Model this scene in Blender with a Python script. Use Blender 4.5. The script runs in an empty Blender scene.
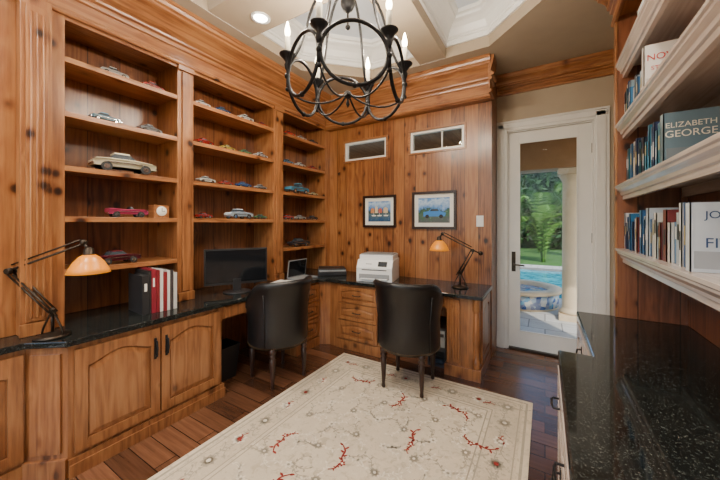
import bpy, bmesh, math, random
from mathutils import Matrix, Vector
R = random.Random(7)
pi = math.pi
scene = bpy.context.scene

# ------------------------------------------------------------------ materials
def nt(name):
    m = bpy.data.materials.new(name); m.use_nodes = True
    t = m.node_tree; t.nodes.clear()
    o = t.nodes.new('ShaderNodeOutputMaterial'); b = t.nodes.new('ShaderNodeBsdfPrincipled')
    t.links.new(b.outputs[0], o.inputs[0])
    return m, t, b
def N(t, k, **kw):
    n = t.nodes.new(k)
    for a, v in kw.items(): setattr(n, a, v)
    return n
def setin(t, sock, v):
    if hasattr(v, 'links') or hasattr(v, 'is_linked'): t.links.new(v, sock)
    else: sock.default_value = v
def math_(t, op, a, b=0.0, c=None):
    n = N(t, 'ShaderNodeMath', operation=op)
    setin(t, n.inputs[0], a); setin(t, n.inputs[1], b)
    if c is not None: setin(t, n.inputs[2], c)
    return n.outputs[0]
def ramp(t, f, stops):
    n = N(t, 'ShaderNodeValToRGB'); e = n.color_ramp.elements
    while len(e) > 1: e.remove(e[-1])
    e[0].position = stops[0][0]; e[0].color = (*stops[0][1], 1)
    for p, c in stops[1:]:
        x = e.new(p); x.color = (*c, 1)
    t.links.new(f, n.inputs[0]); return n.outputs[0]
def mixc(t, f, a, b, mode='MIX'):
    n = N(t, 'ShaderNodeMix', data_type='RGBA', blend_type=mode)
    setin(t, n.inputs[0], f)
    for i, v in ((6, a), (7, b)):
        if isinstance(v, tuple): n.inputs[i].default_value = (*v, 1)
        else: t.links.new(v, n.inputs[i])
    return n.outputs[2]
def noise(t, vec, scale, detail=3, rough=.5, dist=0):
    n = N(t, 'ShaderNodeTexNoise'); n.inputs['Scale'].default_value = scale
    n.inputs['Detail'].default_value = detail; n.inputs['Roughness'].default_value = rough
    n.inputs['Distortion'].default_value = dist
    t.links.new(vec, n.inputs['Vector']); return n.outputs[0]
def plain(name, col, rough=.5, metal=0, var=.08, vscale=8, emis=0, coat=0, bump=0, bscale=80):
    m, t, b = nt(name)
    tc = N(t, 'ShaderNodeTexCoord').outputs['Object']
    n = noise(t, tc, vscale, 3)
    d = tuple(max(0, c*(1-var)) for c in col); l = tuple(min(1, c*(1+var)) for c in col)
    c = ramp(t, n, [(.3, d), (.7, l)])
    t.links.new(c, b.inputs['Base Color'])
    b.inputs['Roughness'].default_value = rough; b.inputs['Metallic'].default_value = metal
    if coat: b.inputs['Coat Weight'].default_value = coat
    if emis:
        b.inputs['Emission Color'].default_value = (*col, 1); b.inputs['Emission Strength'].default_value = emis
    if bump:
        bn = N(t, 'ShaderNodeBump'); bn.inputs['Strength'].default_value = bump; bn.inputs['Distance'].default_value = .003
        t.links.new(noise(t, tc, bscale, 3), bn.inputs['Height']); t.links.new(bn.outputs[0], b.inputs['Normal'])
    return m
def wood(name, dark, mid, light, grain='Z', seam=0, rough=.32, knots=1, coat=.25, flat=1.0):
    m, t, b = nt(name)
    tc = N(t, 'ShaderNodeTexCoord').outputs['Object']
    sep = N(t, 'ShaderNodeSeparateXYZ'); t.links.new(tc, sep.inputs[0])
    x, y, z = sep.outputs
    if grain == 'Z': g = z; u = math_(t, 'ADD', x, y); w = math_(t, 'SUBTRACT', x, y)
    elif grain == 'Y': g = y; u = math_(t, 'ADD', x, z); w = math_(t, 'SUBTRACT', x, z)
    else: g = x; u = math_(t, 'ADD', y, z); w = math_(t, 'SUBTRACT', y, z)
    if seam:
        q = math_(t, 'DIVIDE', u, seam); pid = math_(t, 'FLOOR', q)
        wn = N(t, 'ShaderNodeTexWhiteNoise', noise_dimensions='1D'); t.links.new(pid, wn.inputs['W'])
        pr = wn.outputs['Value']
        g2 = math_(t, 'MULTIPLY_ADD', pr, 13.0, g)
    else: g2 = g
    # knot field (some cells only); it also bends the grain
    cb2 = N(t, 'ShaderNodeCombineXYZ')
    t.links.new(math_(t, 'MULTIPLY', u, 7.0), cb2.inputs[0]); t.links.new(math_(t, 'MULTIPLY', w, 1.0), cb2.inputs[1])
    t.links.new(math_(t, 'MULTIPLY', g2, 5.6), cb2.inputs[2])
    vo = N(t, 'ShaderNodeTexVoronoi'); vo.inputs['Scale'].default_value = 1.0
    t.links.new(cb2.outputs[0], vo.inputs['Vector'])
    sc_ = N(t, 'ShaderNodeSeparateColor'); t.links.new(vo.outputs['Color'], sc_.inputs[0])
    kd = math_(t, 'ADD', vo.outputs['Distance'], math_(t, 'MULTIPLY', math_(t, 'GREATER_THAN', sc_.outputs[0], .68), .5))
    cb = N(t, 'ShaderNodeCombineXYZ')
    t.links.new(math_(t, 'MULTIPLY', u, 5.0), cb.inputs[0]); t.links.new(math_(t, 'MULTIPLY', w, 5.0), cb.inputs[1])
    t.links.new(math_(t, 'MULTIPLY', g2, .45), cb.inputs[2])
    v = cb.outputs[0]
    n1 = noise(t, v, 1.0, 2, .4, .2)
    bend = math_(t, 'DIVIDE', .018, math_(t, 'ADD', vo.outputs['Distance'], .13))
    rings = math_(t, 'MULTIPLY_ADD', math_(t, 'SINE', math_(t, 'MULTIPLY', math_(t, 'ADD', n1, bend), 62.0)), .5, .5)
    n2 = noise(t, v, 11, 4, .62)
    n3 = noise(t, tc, 1.7, 2)
    f = math_(t, 'ADD', math_(t, 'MULTIPLY', rings, .15*flat), math_(t, 'MULTIPLY_ADD', n2, .46*flat, .01+.25*(1-flat)))
    f = math_(t, 'ADD', f, math_(t, 'MULTIPLY', math_(t, 'SUBTRACT', n3, .5), .38))
    if seam: f = math_(t, 'ADD', f, math_(t, 'MULTIPLY', math_(t, 'SUBTRACT', pr, .5), .24))
    col = ramp(t, f, [(.06, dark), (.30, mid), (.54, light)])
    if knots:
        k = ramp(t, kd, [(.07, (.05, .03, .025)), (.12, (.20, .13, .09)), (.165, (.58, .48, .40)), (.25, (.88, .84, .80)), (.36, (1,)*3)])
        col = mixc(t, min(1, .97*knots), col, k, 'MULTIPLY')
    if seam:
        fr = math_(t, 'FRACT', q)
        s = math_(t, 'GREATER_THAN', math_(t, 'ABSOLUTE', math_(t, 'SUBTRACT', fr, .5)), .5 - .0035/seam)
        col = mixc(t, math_(t, 'MULTIPLY', s, .75), col, (.03, .012, .005))
    t.links.new(col, b.inputs['Base Color'])
    b.inputs['Roughness'].default_value = rough; b.inputs['Coat Weight'].default_value = coat
    b.inputs['Coat Roughness'].default_value = .2
    bn = N(t, 'ShaderNodeBump'); bn.inputs['Strength'].default_value = .08; bn.inputs['Distance'].default_value = .002
    t.links.new(f, bn.inputs['Height']); t.links.new(bn.outputs[0], b.inputs['Normal'])
    return m
PD, PM, PL = (.115, .034, .010), (.315, .122, .040), (.455, .212, .078)
pineZ = wood('knotty_pine_vertical', PD, PM, PL, 'Z')
pineP = wood('knotty_pine_planks', (.10, .028, .008), (.275, .100, .030), (.40, .170, .056), 'Z', seam=.14)
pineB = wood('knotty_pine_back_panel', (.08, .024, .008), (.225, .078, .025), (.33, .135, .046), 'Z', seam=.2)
pineY = wood('knotty_pine_along_y', PD, PM, PL, 'Y')
pineX = wood('knotty_pine_along_x', PD, PM, PL, 'X')
pineC = wood('cabinet_alder', (.10, .034, .012), (.26, .100, .034), (.375, .170, .065), 'Z', knots=.75)
glare_wood = wood('glare_pale_wood', (.34, .26, .21), (.55, .46, .40), (.68, .59, .52), 'Y', rough=.22, knots=0, coat=.4, flat=.5)  # pale tone paints window glare into the wood colour
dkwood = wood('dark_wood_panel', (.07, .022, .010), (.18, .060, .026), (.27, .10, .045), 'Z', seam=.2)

def granite():
    m, t, b = nt('black_granite'); tc = N(t, 'ShaderNodeTexCoord').outputs['Object']
    n = noise(t, tc, 190, 2, .7); n2 = noise(t, tc, 45, 4, .6)
    c = ramp(t, n, [(.50, (.006, .007, .007)), (.62, (.018, .022, .021)), (.72, (.11, .125, .115))])
    c2 = ramp(t, n2, [(.52, (0, 0, 0)), (.78, (.028, .033, .028))])
    t.links.new(mixc(t, 1.0, c, c2, 'ADD'), b.inputs['Base Color'])
    b.inputs['Roughness'].default_value = .06; return m
granite = granite()
def floor_mat():
    m, t, b = nt('hardwood_floor'); tc = N(t, 'ShaderNodeTexCoord').outputs['Object']
    br = N(t, 'ShaderNodeTexBrick'); br.inputs['Scale'].default_value = 1
    br.inputs['Brick Width'].default_value = .95; br.inputs['Row Height'].default_value = .125
    br.inputs['Mortar Size'].default_value = .003; br.inputs['Mortar'].default_value = (.02, .009, .005, 1)
    br.inputs['Color1'].default_value = (.055, .023, .012, 1); br.inputs['Color2'].default_value = (.165, .070, .035, 1)
    br.offset = .37
    t.links.new(tc, br.inputs['Vector'])
    mp = N(t, 'ShaderNodeMapping'); mp.inputs['Scale'].default_value = (1.5, 22, 1); t.links.new(tc, mp.inputs[0])
    g = noise(t, mp.outputs[0], 2, 5, .6)
    gc = ramp(t, g, [(.3, (.65,)*3), (.7, (1.2,)*3)])
    t.links.new(mixc(t, 1.0, br.outputs['Color'], gc, 'MULTIPLY'), b.inputs['Base Color'])
    b.inputs['Roughness'].default_value = .24
    bn = N(t, 'ShaderNodeBump'); bn.inputs['Strength'].default_value = .3; bn.inputs['Distance'].default_value = .004
    t.links.new(math_(t, 'SUBTRACT', g, br.outputs['Fac']), bn.inputs['Height']); t.links.new(bn.outputs[0], b.inputs['Normal'])
    return m
floor_m = floor_mat()
def rug_mat(name, a, bcol, c, sc):
    m, t, b = nt(name); tc = N(t, 'ShaderNodeTexCoord').outputs['Object']
    n = noise(t, tc, sc, 5, .65, .8); n2 = noise(t, tc, 3, 3); n3 = noise(t, tc, 350, 2)
    col = ramp(t, n, [(.35, bcol), (.48, a), (.6, a), (.7, c)])
    col = mixc(t, ramp(t, n2, [(.45, (0,)*3), (.7, (.4,)*3)]), col, bcol)
    t.links.new(mixc(t, .25, col, ramp(t, n3, [(.3, (.5,)*3), (.7, (1,)*3)]), 'MULTIPLY'), b.inputs['Base Color'])
    b.inputs['Roughness'].default_value = .95
    bn = N(t, 'ShaderNodeBump'); bn.inputs['Strength'].default_value = .4; bn.inputs['Distance'].default_value = .003
    t.links.new(n3, bn.inputs['Height']); t.links.new(bn.outputs[0], b.inputs['Normal'])
    return m
rugF = rug_mat('rug_field', (.67, .57, .42), (.50, .42, .30), (.74, .65, .50), 22)
rugB = rug_mat('rug_border', (.61, .51, .37), (.40, .35, .26), (.71, .61, .46), 30)
rugG = rug_mat('rug_motif_grey', (.36, .315, .235), (.42, .36, .27), (.28, .25, .19), 30)
rugR = rug_mat('rug_motif_red', (.27, .024, .016), (.34, .06, .04), (.22, .015, .012), 30)
rugW = rug_mat('rug_motif_light', (.78, .70, .56), (.70, .61, .47), (.82, .74, .61), 30)

taupe = plain('taupe_paint', (.42, .34, .245), .7, var=.03)
white = plain('white_trim_paint', (.88, .88, .86), .35, var=.02)
ceilw = plain('tray_ceiling_paint', (.74, .81, .90), .7, var=.03)
doorw = plain('door_paint', (.78, .77, .74), .35, var=.02)
iron = plain('black_iron', (.018, .018, .02), .42, .6, var=.2)
bronze = plain('dark_bronze', (.04, .03, .022), .4, .8, var=.2)
blackp = plain('black_plastic', (.015, .015, .017), .4, var=.1)
screenm = plain('screen_glass', (.008, .009, .011), .08, var=.1)
leather = plain('black_leather', (.008, .0075, .008), .36, var=.25, bump=.25, bscale=120)
legm = plain('dark_leg_wood', (.025, .010, .007), .3, var=.3)
printer_w = plain('white_plastic', (.78, .78, .77), .4, var=.02)
greyp = plain('grey_plastic', (.25, .26, .27), .4, var=.05)
candle = plain('candle_sleeve', (.88, .82, .66), .5, var=.04, emis=.15)
bulb = plain('flame_bulb', (1, .80, .48), .3, emis=30, var=0)
canE = plain('can_light_lens', (1, .93, .8), .3, emis=30, var=0)
nail = plain('antique_nailhead', (.16, .10, .05), .35, .9, var=.1)
paper = plain('paper', (.8, .78, .72), .7, var=.03)
rubber = plain('tyre_rubber', (.02, .02, .02), .7, var=.1)
chrome = plain('chrome', (.7, .7, .72), .12, 1, var=.02)
cglass = plain('toy_car_glass', (.04, .05, .06), .1, var=.1)
ambr = plain('amber_glass', (.62, .20, .008), .28, var=.2, vscale=14, emis=.75)
def glass_mat():
    m = bpy.data.materials.new('window_glass'); m.use_nodes = True; t = m.node_tree; t.nodes.clear()
    o = N(t, 'ShaderNodeOutputMaterial'); mx = N(t, 'ShaderNodeMixShader'); tr = N(t, 'ShaderNodeBsdfTransparent'); gl = N(t, 'ShaderNodeBsdfGlossy')
    gl.inputs['Roughness'].default_value = .02; tr.inputs[0].default_value = (.95, .97, .97, 1)
    fr = N(t, 'ShaderNodeLayerWeight'); fr.inputs[0].default_value = .25
    t.links.new(math_(t, 'MULTIPLY', fr.outputs['Fresnel'], .5), mx.inputs[0])
    t.links.new(tr.outputs[0], mx.inputs[1]); t.links.new(gl.outputs[0], mx.inputs[2]); t.links.new(mx.outputs[0], o.inputs[0])
    return m
glass = glass_mat()
_pc = {}
def paint(c, rough=.3, coat=.5):
    k = (c, rough)
    if k not in _pc: _pc[k] = plain('enamel_%02d' % len(_pc), c, rough, var=.04, coat=coat)
    return _pc[k]

# ------------------------------------------------------------------ builder
class B:
    def __init__(s, name): s.name = name; s.bm = bmesh.new(); s.mats = []; s.M = Matrix.Identity(4)
    def mi(s, m):
        if m not in s.mats: s.mats.append(m)
        return s.mats.index(m)
    def V(s, c): return s.bm.verts.new(s.M @ Vector(c))
    def F(s, vs, m, sm=False):
        try: f = s.bm.faces.new(vs)
        except ValueError: return
        f.material_index = s.mi(m); f.smooth = sm; return f
    def box(s, x0, x1, y0, y1, z0, z1, m):
        v = [s.V((x, y, z)) for x in (x0, x1) for y in (y0, y1) for z in (z0, z1)]
        for q in ((0,1,3,2),(4,6,7,5),(0,4,5,1),(2,3,7,6),(0,2,6,4),(1,5,7,3)): s.F([v[i] for i in q], m)
    def prism(s, pts, vec, m, sm=False):
        vec = Vector(vec); a = [s.V(p) for p in pts]; b = [s.V(Vector(p)+vec) for p in pts]; n = len(pts)
        s.F(a[::-1], m); s.F(b, m)
        for i in range(n): s.F([a[i], a[(i+1) % n], b[(i+1) % n], b[i]], m, sm)
    def loft(s, loops, m, sm=False, cap=True, closed=True):
        L = [[s.V(p) for p in lp] for lp in loops]; n = len(L[0])
        for a, b in zip(L, L[1:]):
            for i in range(n if closed else n-1): s.F([a[i], a[(i+1) % n], b[(i+1) % n], b[i]], m, sm)
        if cap: s.F(L[0][::-1], m); s.F(L[-1], m)
    def lathe(s, prof, c, m, seg=20, sm=True):
        c = Vector(c)
        s.loft([[c+Vector((max(r, 1e-4)*math.cos(2*pi*i/seg), max(r, 1e-4)*math.sin(2*pi*i/seg), z)) for i in range(seg)] for r, z in prof], m, sm)
    def tube(s, pts, r, m, seg=8, closed=False):
        pts = [Vector(p) for p in pts]; n = len(pts); rr = r if isinstance(r, (list, tuple)) else [r]*n
        loops = []; up = None
        for i, p in enumerate(pts):
            if closed: d = pts[(i+1) % n]-pts[i-1]
            else: d = pts[min(i+1, n-1)]-pts[max(i-1, 0)]
            d.normalize()
            if up is None: up = d.orthogonal().normalized()
            up = (up - d*up.dot(d)); up = up.normalized() if up.length > 1e-5 else d.orthogonal().normalized()
            w = d.cross(up)
            loops.append([p+(up*math.cos(2*pi*k/seg)+w*math.sin(2*pi*k/seg))*rr[i] for k in range(seg)])
        if closed:
            L = [[s.V(p) for p in lp] for lp in loops]
            for i in range(n):
                a, b = L[i], L[(i+1) % n]
                for k in range(seg): s.F([a[k], a[(k+1) % seg], b[(k+1) % seg], b[k]], m, True)
        else: s.loft(loops, m, True)
    def ball(s, c, r, m, sx=1, sy=1, sz=1, seg=14):
        c = Vector(c); k = 8
        s.loft([[c+Vector((sx*max(r*math.sin(pi*j/k), 1e-4)*math.cos(2*pi*i/seg), sy*max(r*math.sin(pi*j/k), 1e-4)*math.sin(2*pi*i/seg), -sz*r*math.cos(pi*j/k))) for i in range(seg)] for j in range(k+1)], m, True)
    def done(s, loc=(0, 0, 0), rz=0, bevel=0, scale=1, norm=True):
        if norm: bmesh.ops.recalc_face_normals(s.bm, faces=s.bm.faces)
        me = bpy.data.meshes.new(s.name); s.bm.to_mesh(me); s.bm.free()
        for m in s.mats: me.materials.append(m)
        o = bpy.data.objects.new(s.name, me); scene.collection.objects.link(o)
        o.location = loc; o.rotation_euler = (0, 0, rz); o.scale = (scale,)*3
        if bevel:
            bv = o.modifiers.new('bevel', 'BEVEL'); bv.width = bevel; bv.segments = 2; bv.limit_method = 'ANGLE'; bv.angle_limit = math.radians(40)
        return o
def bez(p0, p1, p2, p3, n=14):
    p0, p1, p2, p3 = map(Vector, (p0, p1, p2, p3)); o = []
    for i in range(n+1):
        t = i/n; u = 1-t; o.append(p0*u**3+p1*3*u*u*t+p2*3*u*t*t+p3*t**3)
    return o

# ------------------------------------------------------------------ constants
XL, XR, YW, YD, YB, H = -2.9, .78, 3.40, 3.78, -1.4, 3.03
ZC = .76
# ------------------------------------------------------------------ room shell
b = B('floor'); b.box(XL-.1, XR+.1, YB-.1, YD+.12, -.1, 0, floor_m); b.done()
b = B('wall_left'); b.box(XL-.1, XL, YB-.1, YD+.12, 0, H+.4, taupe); b.done()
b = B('wall_right'); b.box(XR, XR+.1, YB-.1, YD+.12, 0, H+.4, taupe); b.done()
b = B('wall_rear')   # wall behind the camera, with a wide opening added to let daylight in
b.box(XL, XL+.3, YB-.1, YB, 0, H+.4, taupe); b.box(XR-.2, XR, YB-.1, YB, 0, H+.4, taupe)
b.box(XL+.3, XR-.2, YB-.1, YB, 2.8, H+.4, taupe); b.box(XL+.3, XR-.2, YB-.1, YB, 0, .1, taupe); b.done()
b = B('window_3')  # unseen window, added as a daylight source for the room
for x in (XL+.3, XL+1.35, XL+2.4, XR-.26): b.box(x, x+.06, YB-.07, YB-.02, .1, 2.8, white)
b.box(XL+.3, XR-.2, YB-.07, YB-.02, 2.74, 2.8, white); b.box(XL+.3, XR-.2, YB-.07, YB-.02, .1, .16, white)
b.box(XL+.3, XR-.2, YB-.05, YB-.045, .16, 2.74, glass); b.done()
W = [(-2.32, -1.66), (-1.386, -.724)]; WZ = (2.20, 2.49)
XE = -.47
b = B('wall_back')
y0, y1 = YW, YW+.14
b.box(XL, XE, y0, y1, 0, WZ[0], pineP); b.box(XL, XE, y0, y1, WZ[1], H+.4, pineP)
for a, c in ((XL, W[0][0]), (W[0][1], W[1][0]), (W[1][1], XE)): b.box(a, c, y0, y1, WZ[0], WZ[1], pineP)
b.box(XE-.1, XE, y1, YD+.12, 0, H+.4, pineP); b.done()
for i, (a, c) in enumerate(W):
    b = B('window_%d' % (i+1))
    f = .022
    for (p, q, r, s_) in ((a, c, WZ[0]-.0, WZ[0]+f), (a, c, WZ[1]-f, WZ[1]), ): b.box(p, q, YW-.012, YW+.1, r, s_, pineX)
    for p in (a, c-f): b.box(p, p+f, YW-.012, YW+.1, WZ[0]+f, WZ[1]-f, pineX)
    a2, c2, z0, z1 = a+f, c-f, WZ[0]+f, WZ[1]-f; g = .028
    b.box(a2, c2, YW+.01, YW+.06, z0, z0+g, white); b.box(a2, c2, YW+.01, YW+.06, z1-g, z1, white)
    b.box(a2, a2+g, YW+.01, YW+.06, z0+g, z1-g, white); b.box(c2-g, c2, YW+.01, YW+.06, z0+g, z1-g, white)
    if i: b.box(a2+.36, a2+.375, YW+.03, YW+.05, z0+g, z1-g, white)
    b.box(a2+g, c2-g, YW+.042, YW+.046, z0+g, z1-g, glass); b.done(bevel=.002)
# door wall
DX0, DX1, DZ = -.36, .414, 2.42
b = B('wall_door')
b.box(XE, DX0, YD, YD+.12, 0, H+.4, taupe); b.box(DX1, XR, YD, YD+.12, 0, H+.4, taupe); b.box(DX0, DX1, YD, YD+.12, DZ, H+.4, taupe); b.done()
b = B('door_1')
yy0, yy1 = YD+.03, YD+.075
b.box(DX0+.012, DX0+.112, yy0, yy1, .02, DZ-.012, doorw); b.box(DX1-.125, DX1-.012, yy0, yy1, .02, DZ-.012, doorw)
b.box(DX0+.112, DX1-.125, yy0, yy1, .02, .2, doorw); b.box(DX0+.112, DX1-.125, yy0, yy1, DZ-.13, DZ-.012, doorw)
gx0, gx1 = DX0+.112, DX1-.125
for q in ((gx0, gx0+.012, .2, DZ-.13), (gx1-.012, gx1, .2, DZ-.13), (gx0, gx1, .2, .212), (gx0, gx1, DZ-.142, DZ-.13)):
    b.box(q[0], q[1], yy0-.008, yy0+.01, q[2], q[3], doorw)
b.box(gx0, gx1, yy0+.02, yy0+.026, .2, DZ-.13, glass)
b.box(DX0+.04, DX0+.08, yy0-.008, yy0, .86, 1.08, bronze)
b.M = Matrix.Translation((DX0+.06, yy0, 0))
b.tube([(0, 0, .94), (0, -.05, .94)], .011, bronze); b.tube([(0, -.05, .94), (.11, -.052, .935)], .009, bronze)
b.tube([(0, 0, 1.04), (0, -.02, 1.04)], .016, bronze); b.M = Matrix.Identity(4)
for z in (.3, 1.2, 2.1): b.box(DX1-.016, DX1-.004, yy0-.012, yy0, z, z+.1, bronze)
b.done(bevel=.002)
b = B('trim_1')    # door casing
for x0, x1 in ((DX0-.108, DX0), (DX1, DX1+.12)):
    b.box(x0, x1, YD-.02, YD, 0, DZ+.11, doorw); b.box(x0+.015, x1-.03, YD-.032, YD-.02, 0, DZ+.075, doorw)
b.box(DX0, DX1, YD-.02, YD, DZ, DZ+.11, doorw); b.box(DX0-.09, DX1+.1, YD-.032, YD-.02, DZ+.03, DZ+.085, doorw)
b.box(DX0-.105, DX1+.12, YD-.032, YD-.02, DZ+.09, DZ+.11, doorw)
b.box(DX0, DX0+.012, YD, YD+.12, 0, DZ, doorw); b.box(DX1-.012, DX1, YD, YD+.12, 0, DZ, doorw); b.box(DX0, DX1, YD, YD+.12, DZ-.012, DZ, doorw)
b.box(DX0+.012, DX1-.012, YD-.01, YD+.13, 0, .02, bronze)
b.done(bevel=.003)

# ------------------------------------------------------------------ ceiling with octagonal coffered tray
def octo(x0, x1, y0, y1, c): return [(x0+c, y0), (x1-c, y0), (x1, y0+c), (x1, y1-c), (x1-c, y1), (x0+c, y1), (x0, y1-c), (x0, y0+c)]
TX0, TX1, TY0, TY1, TC = -2.22, .12, .2, 3.02, .56
oc = octo(TX0, TX1, TY0, TY1, TC)
b = B('ceiling')
ov = [b.V((x, y, H)) for x, y in ((XL, YB), (XR, YB), (XR, YD+.12), (XL, YD+.12))]; iv = [b.V((x, y, H)) for x, y in oc]
es = [b.bm.edges.new((l[i], l[(i+1) % len(l)])) for l in (ov, iv) for i in range(len(l))]
r = bmesh.ops.triangle_fill(b.bm, edges=es, use_beauty=True)
k = b.mi(taupe)
for f in b.bm.faces: f.material_index = k
HT = H+.34
b.F([b.V((x, y, HT)) for x, y in oc], ceilw)
tv = [b.V((x, y, HT)) for x, y in oc]; lv = [b.V((x, y, H)) for x, y in oc]
for i in range(8): b.F([lv[i], lv[(i+1) % 8], tv[(i+1) % 8], tv[i]], white)
b.box(XL-.1, XR+.1, YB-.1, YD+.12, HT+.01, HT+.08, taupe)
b.done(norm=False)
BX0, BX1, BY0, BY1 = -1.10, -.84, 1.40, 1.80
b = B('trim_2')    # ceiling beams
b.box(BX0, BX1, TY0, TY1, H+.002, HT-.002, taupe); b.box(TX0, BX0, BY0, BY1, H+.002, HT-.002, taupe); b.box(BX1, TX1, BY0, BY1, H+.002, HT-.002, taupe); b.done()
def inset(poly, d):
    n = len(poly); o = []
    for i in range(n):
        p0, p1, p2 = Vector(poly[i-1]), Vector(poly[i]), Vector(poly[(i+1) % n])
        d1 = (p1-p0).normalized(); d2 = (p2-p1).normalized(); n1 = Vector((-d1.y, d1.x)); n2 = Vector((-d2.y, d2.x))
        bis = (n1+n2); bis = bis/(1+n1.dot(n2)); o.append(p1+bis*d)
    return o
b = B('trim_3')    # white crown inside coffers
cof = [[(BX1, BY1), (TX1, BY1), (TX1, TY1-TC), (TX1-TC, TY1), (BX1, TY1)],
       [(TX0, BY1), (BX0, BY1), (BX0, TY1), (TX0+TC, TY1), (TX0, TY1-TC)],
       [(BX1, TY0), (TX1-TC, TY0), (TX1, TY0+TC), (TX1, BY0), (BX1, BY0)],
       [(TX0+TC, TY0), (BX0, TY0), (BX0, BY0), (TX0, BY0), (TX0, TY0+TC)]]
prof0 = [(0.001, H), (.003, H+.10)]
prof = [(.003, H+.10), (.022, H+.10), (.022, H+.118), (.012, H+.124), (.012, H+.15), (.026, H+.155), (.026, H+.172), (.036, H+.18), (.046, H+.20), (.062, H+.23), (.092, H+.262), (.125, H+.278), (.130, H+.288), (.130, H+.300), (.155, H+.306), (.16, HT-.001)]
for c in cof:
    b.loft([[(p.x, p.y, z) for p in inset(c, d)] for d, z in prof0], taupe, cap=False)
    b.loft([[(p.x, p.y, z) for p in inset(c, d)] for d, z in prof], white, cap=False)
b.done(norm=False)

# ------------------------------------------------------------------ wood crowns
def crown(b, kind, face, a0, a1, zt, m, h=.33, d=.17, sgn=1):
    pr = [(0, zt-h), (.020, zt-h), (.026, zt-h+.012), (.026, zt-h+.028), (.014, zt-h+.036), (.014, zt-h*.66), (.030, zt-h*.645), (.034, zt-h*.60), (.024, zt-h*.585), (.024, zt-h*.55), (.045, zt-h*.53), (.050, zt-h*.49), (d*.40, zt-h*.42), (d*.50, zt-h*.34), (d*.68, zt-h*.26), (d*.84, zt-h*.22), (d*.84, zt-h*.17), (d*.92, zt-h*.15), (d*.97, zt-h*.09), (d, zt-h*.08), (d, zt), (0, zt)]
    if kind == 'Y': b.prism([(face+sgn*o, a0, z) for o, z in pr], (0, a1-a0, 0), m)
    else: b.prism([(a0, face+sgn*o, z) for o, z in pr], (a1-a0, 0, 0), m)
# ------------------------------------------------------------------ left bookcase
FX = -2.55; SH = [1.11, 1.44, 1.76, 2.10, 2.44]; TOP = 2.70
bays = [(.665, 1.352), (1.476, 2.379), (2.513, 3.30)]
Z0 = ZC+.001
b = B('built_in_bookcase')
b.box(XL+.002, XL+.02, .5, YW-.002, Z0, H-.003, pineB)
for y0, y1 in ((.60, .665), (1.352, 1.476), (2.379, 2.513), (3.30, YW-.002)):
    b.box(XL+.02, FX-.02, y0, y1, Z0, TOP+.02, pineZ)
    b.box(FX-.02, FX, y0-.004, y1+.004 if y1 < 3.35 else y1, Z0, TOP, pineZ)
    if y1 < 3.35 and y1-y0 > .1:
        b.box(FX, FX+.014, y0+.03, y1-.03, Z0+.08, TOP-.06, pineZ)
        b.box(FX, FX+.02, y0-.004, y1+.004, Z0, Z0+.07, pineZ); b.box(FX, FX+.02, y0-.004, y1+.004, TOP-.05, TOP, pineY)
b.box(XL+.02, FX+.05, .47, .60, Z0, TOP, pineZ); b.box(FX+.05, FX+.065, .49, .58, Z0+.08, TOP-.06, pineZ)
b.box(FX+.05, FX+.07, .465, .605, Z0, Z0+.07, pineZ)
for i in range(3): b.tube([(FX+.068, .51+i*.025, Z0+.1), (FX+.068, .51+i*.025, TOP-.1)], .007, pineZ, 6)
b.box(XL+.02, FX-.03, -.9, .47, Z0, TOP, pineP)
b.box(XL+.02, FX, -.9, YW-.002, TOP, H-.003, pineY)
for y0, y1 in bays:
    for z in SH:
        if z == SH[0] and y0 == bays[1][0]: continue
        b.box(XL+.02, FX-.012, y0, y1, z-.022, z, pineY); b.box(FX-.03, FX-.004, y0, y1, z-.034, z, pineY)
    b.box(FX-.02, FX, y0, y1, TOP-.035, TOP, pineY)
crown(b, 'Y', FX, -.9, YW-.15, H-.003, pineY, h=.34, d=.22)
b.done(bevel=.002)
b = B('trim_4')
b.box(FX+.005, XE, YW-.10, YW-.001, 2.66, H-.003, pineX)
crown(b, 'X', YW-.10, FX+.02, XE+.02, H-.003, pineX, h=.36, d=.16, sgn=-1)
crown(b, 'Y', XE+.001, YW-.23, YW-.02, H-.003, pineY, h=.36, d=.05, sgn=1)
b.done(bevel=.0015)
b = B('trim_5')
crown(b, 'X', YD-.001, XE+.002, XR-.005, H-.003, pineX, h=.2, d=.12, sgn=-1); b.done(bevel=.001)
b = B('baseboard_door')
b.box(XE+.002, DX0-.11, YD-.018, YD-.001, 0, .13, doorw); b.box(DX1+.122, XR-.003, YD-.018, YD-.001, 0, .13, doorw); b.done(bevel=.002)

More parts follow.
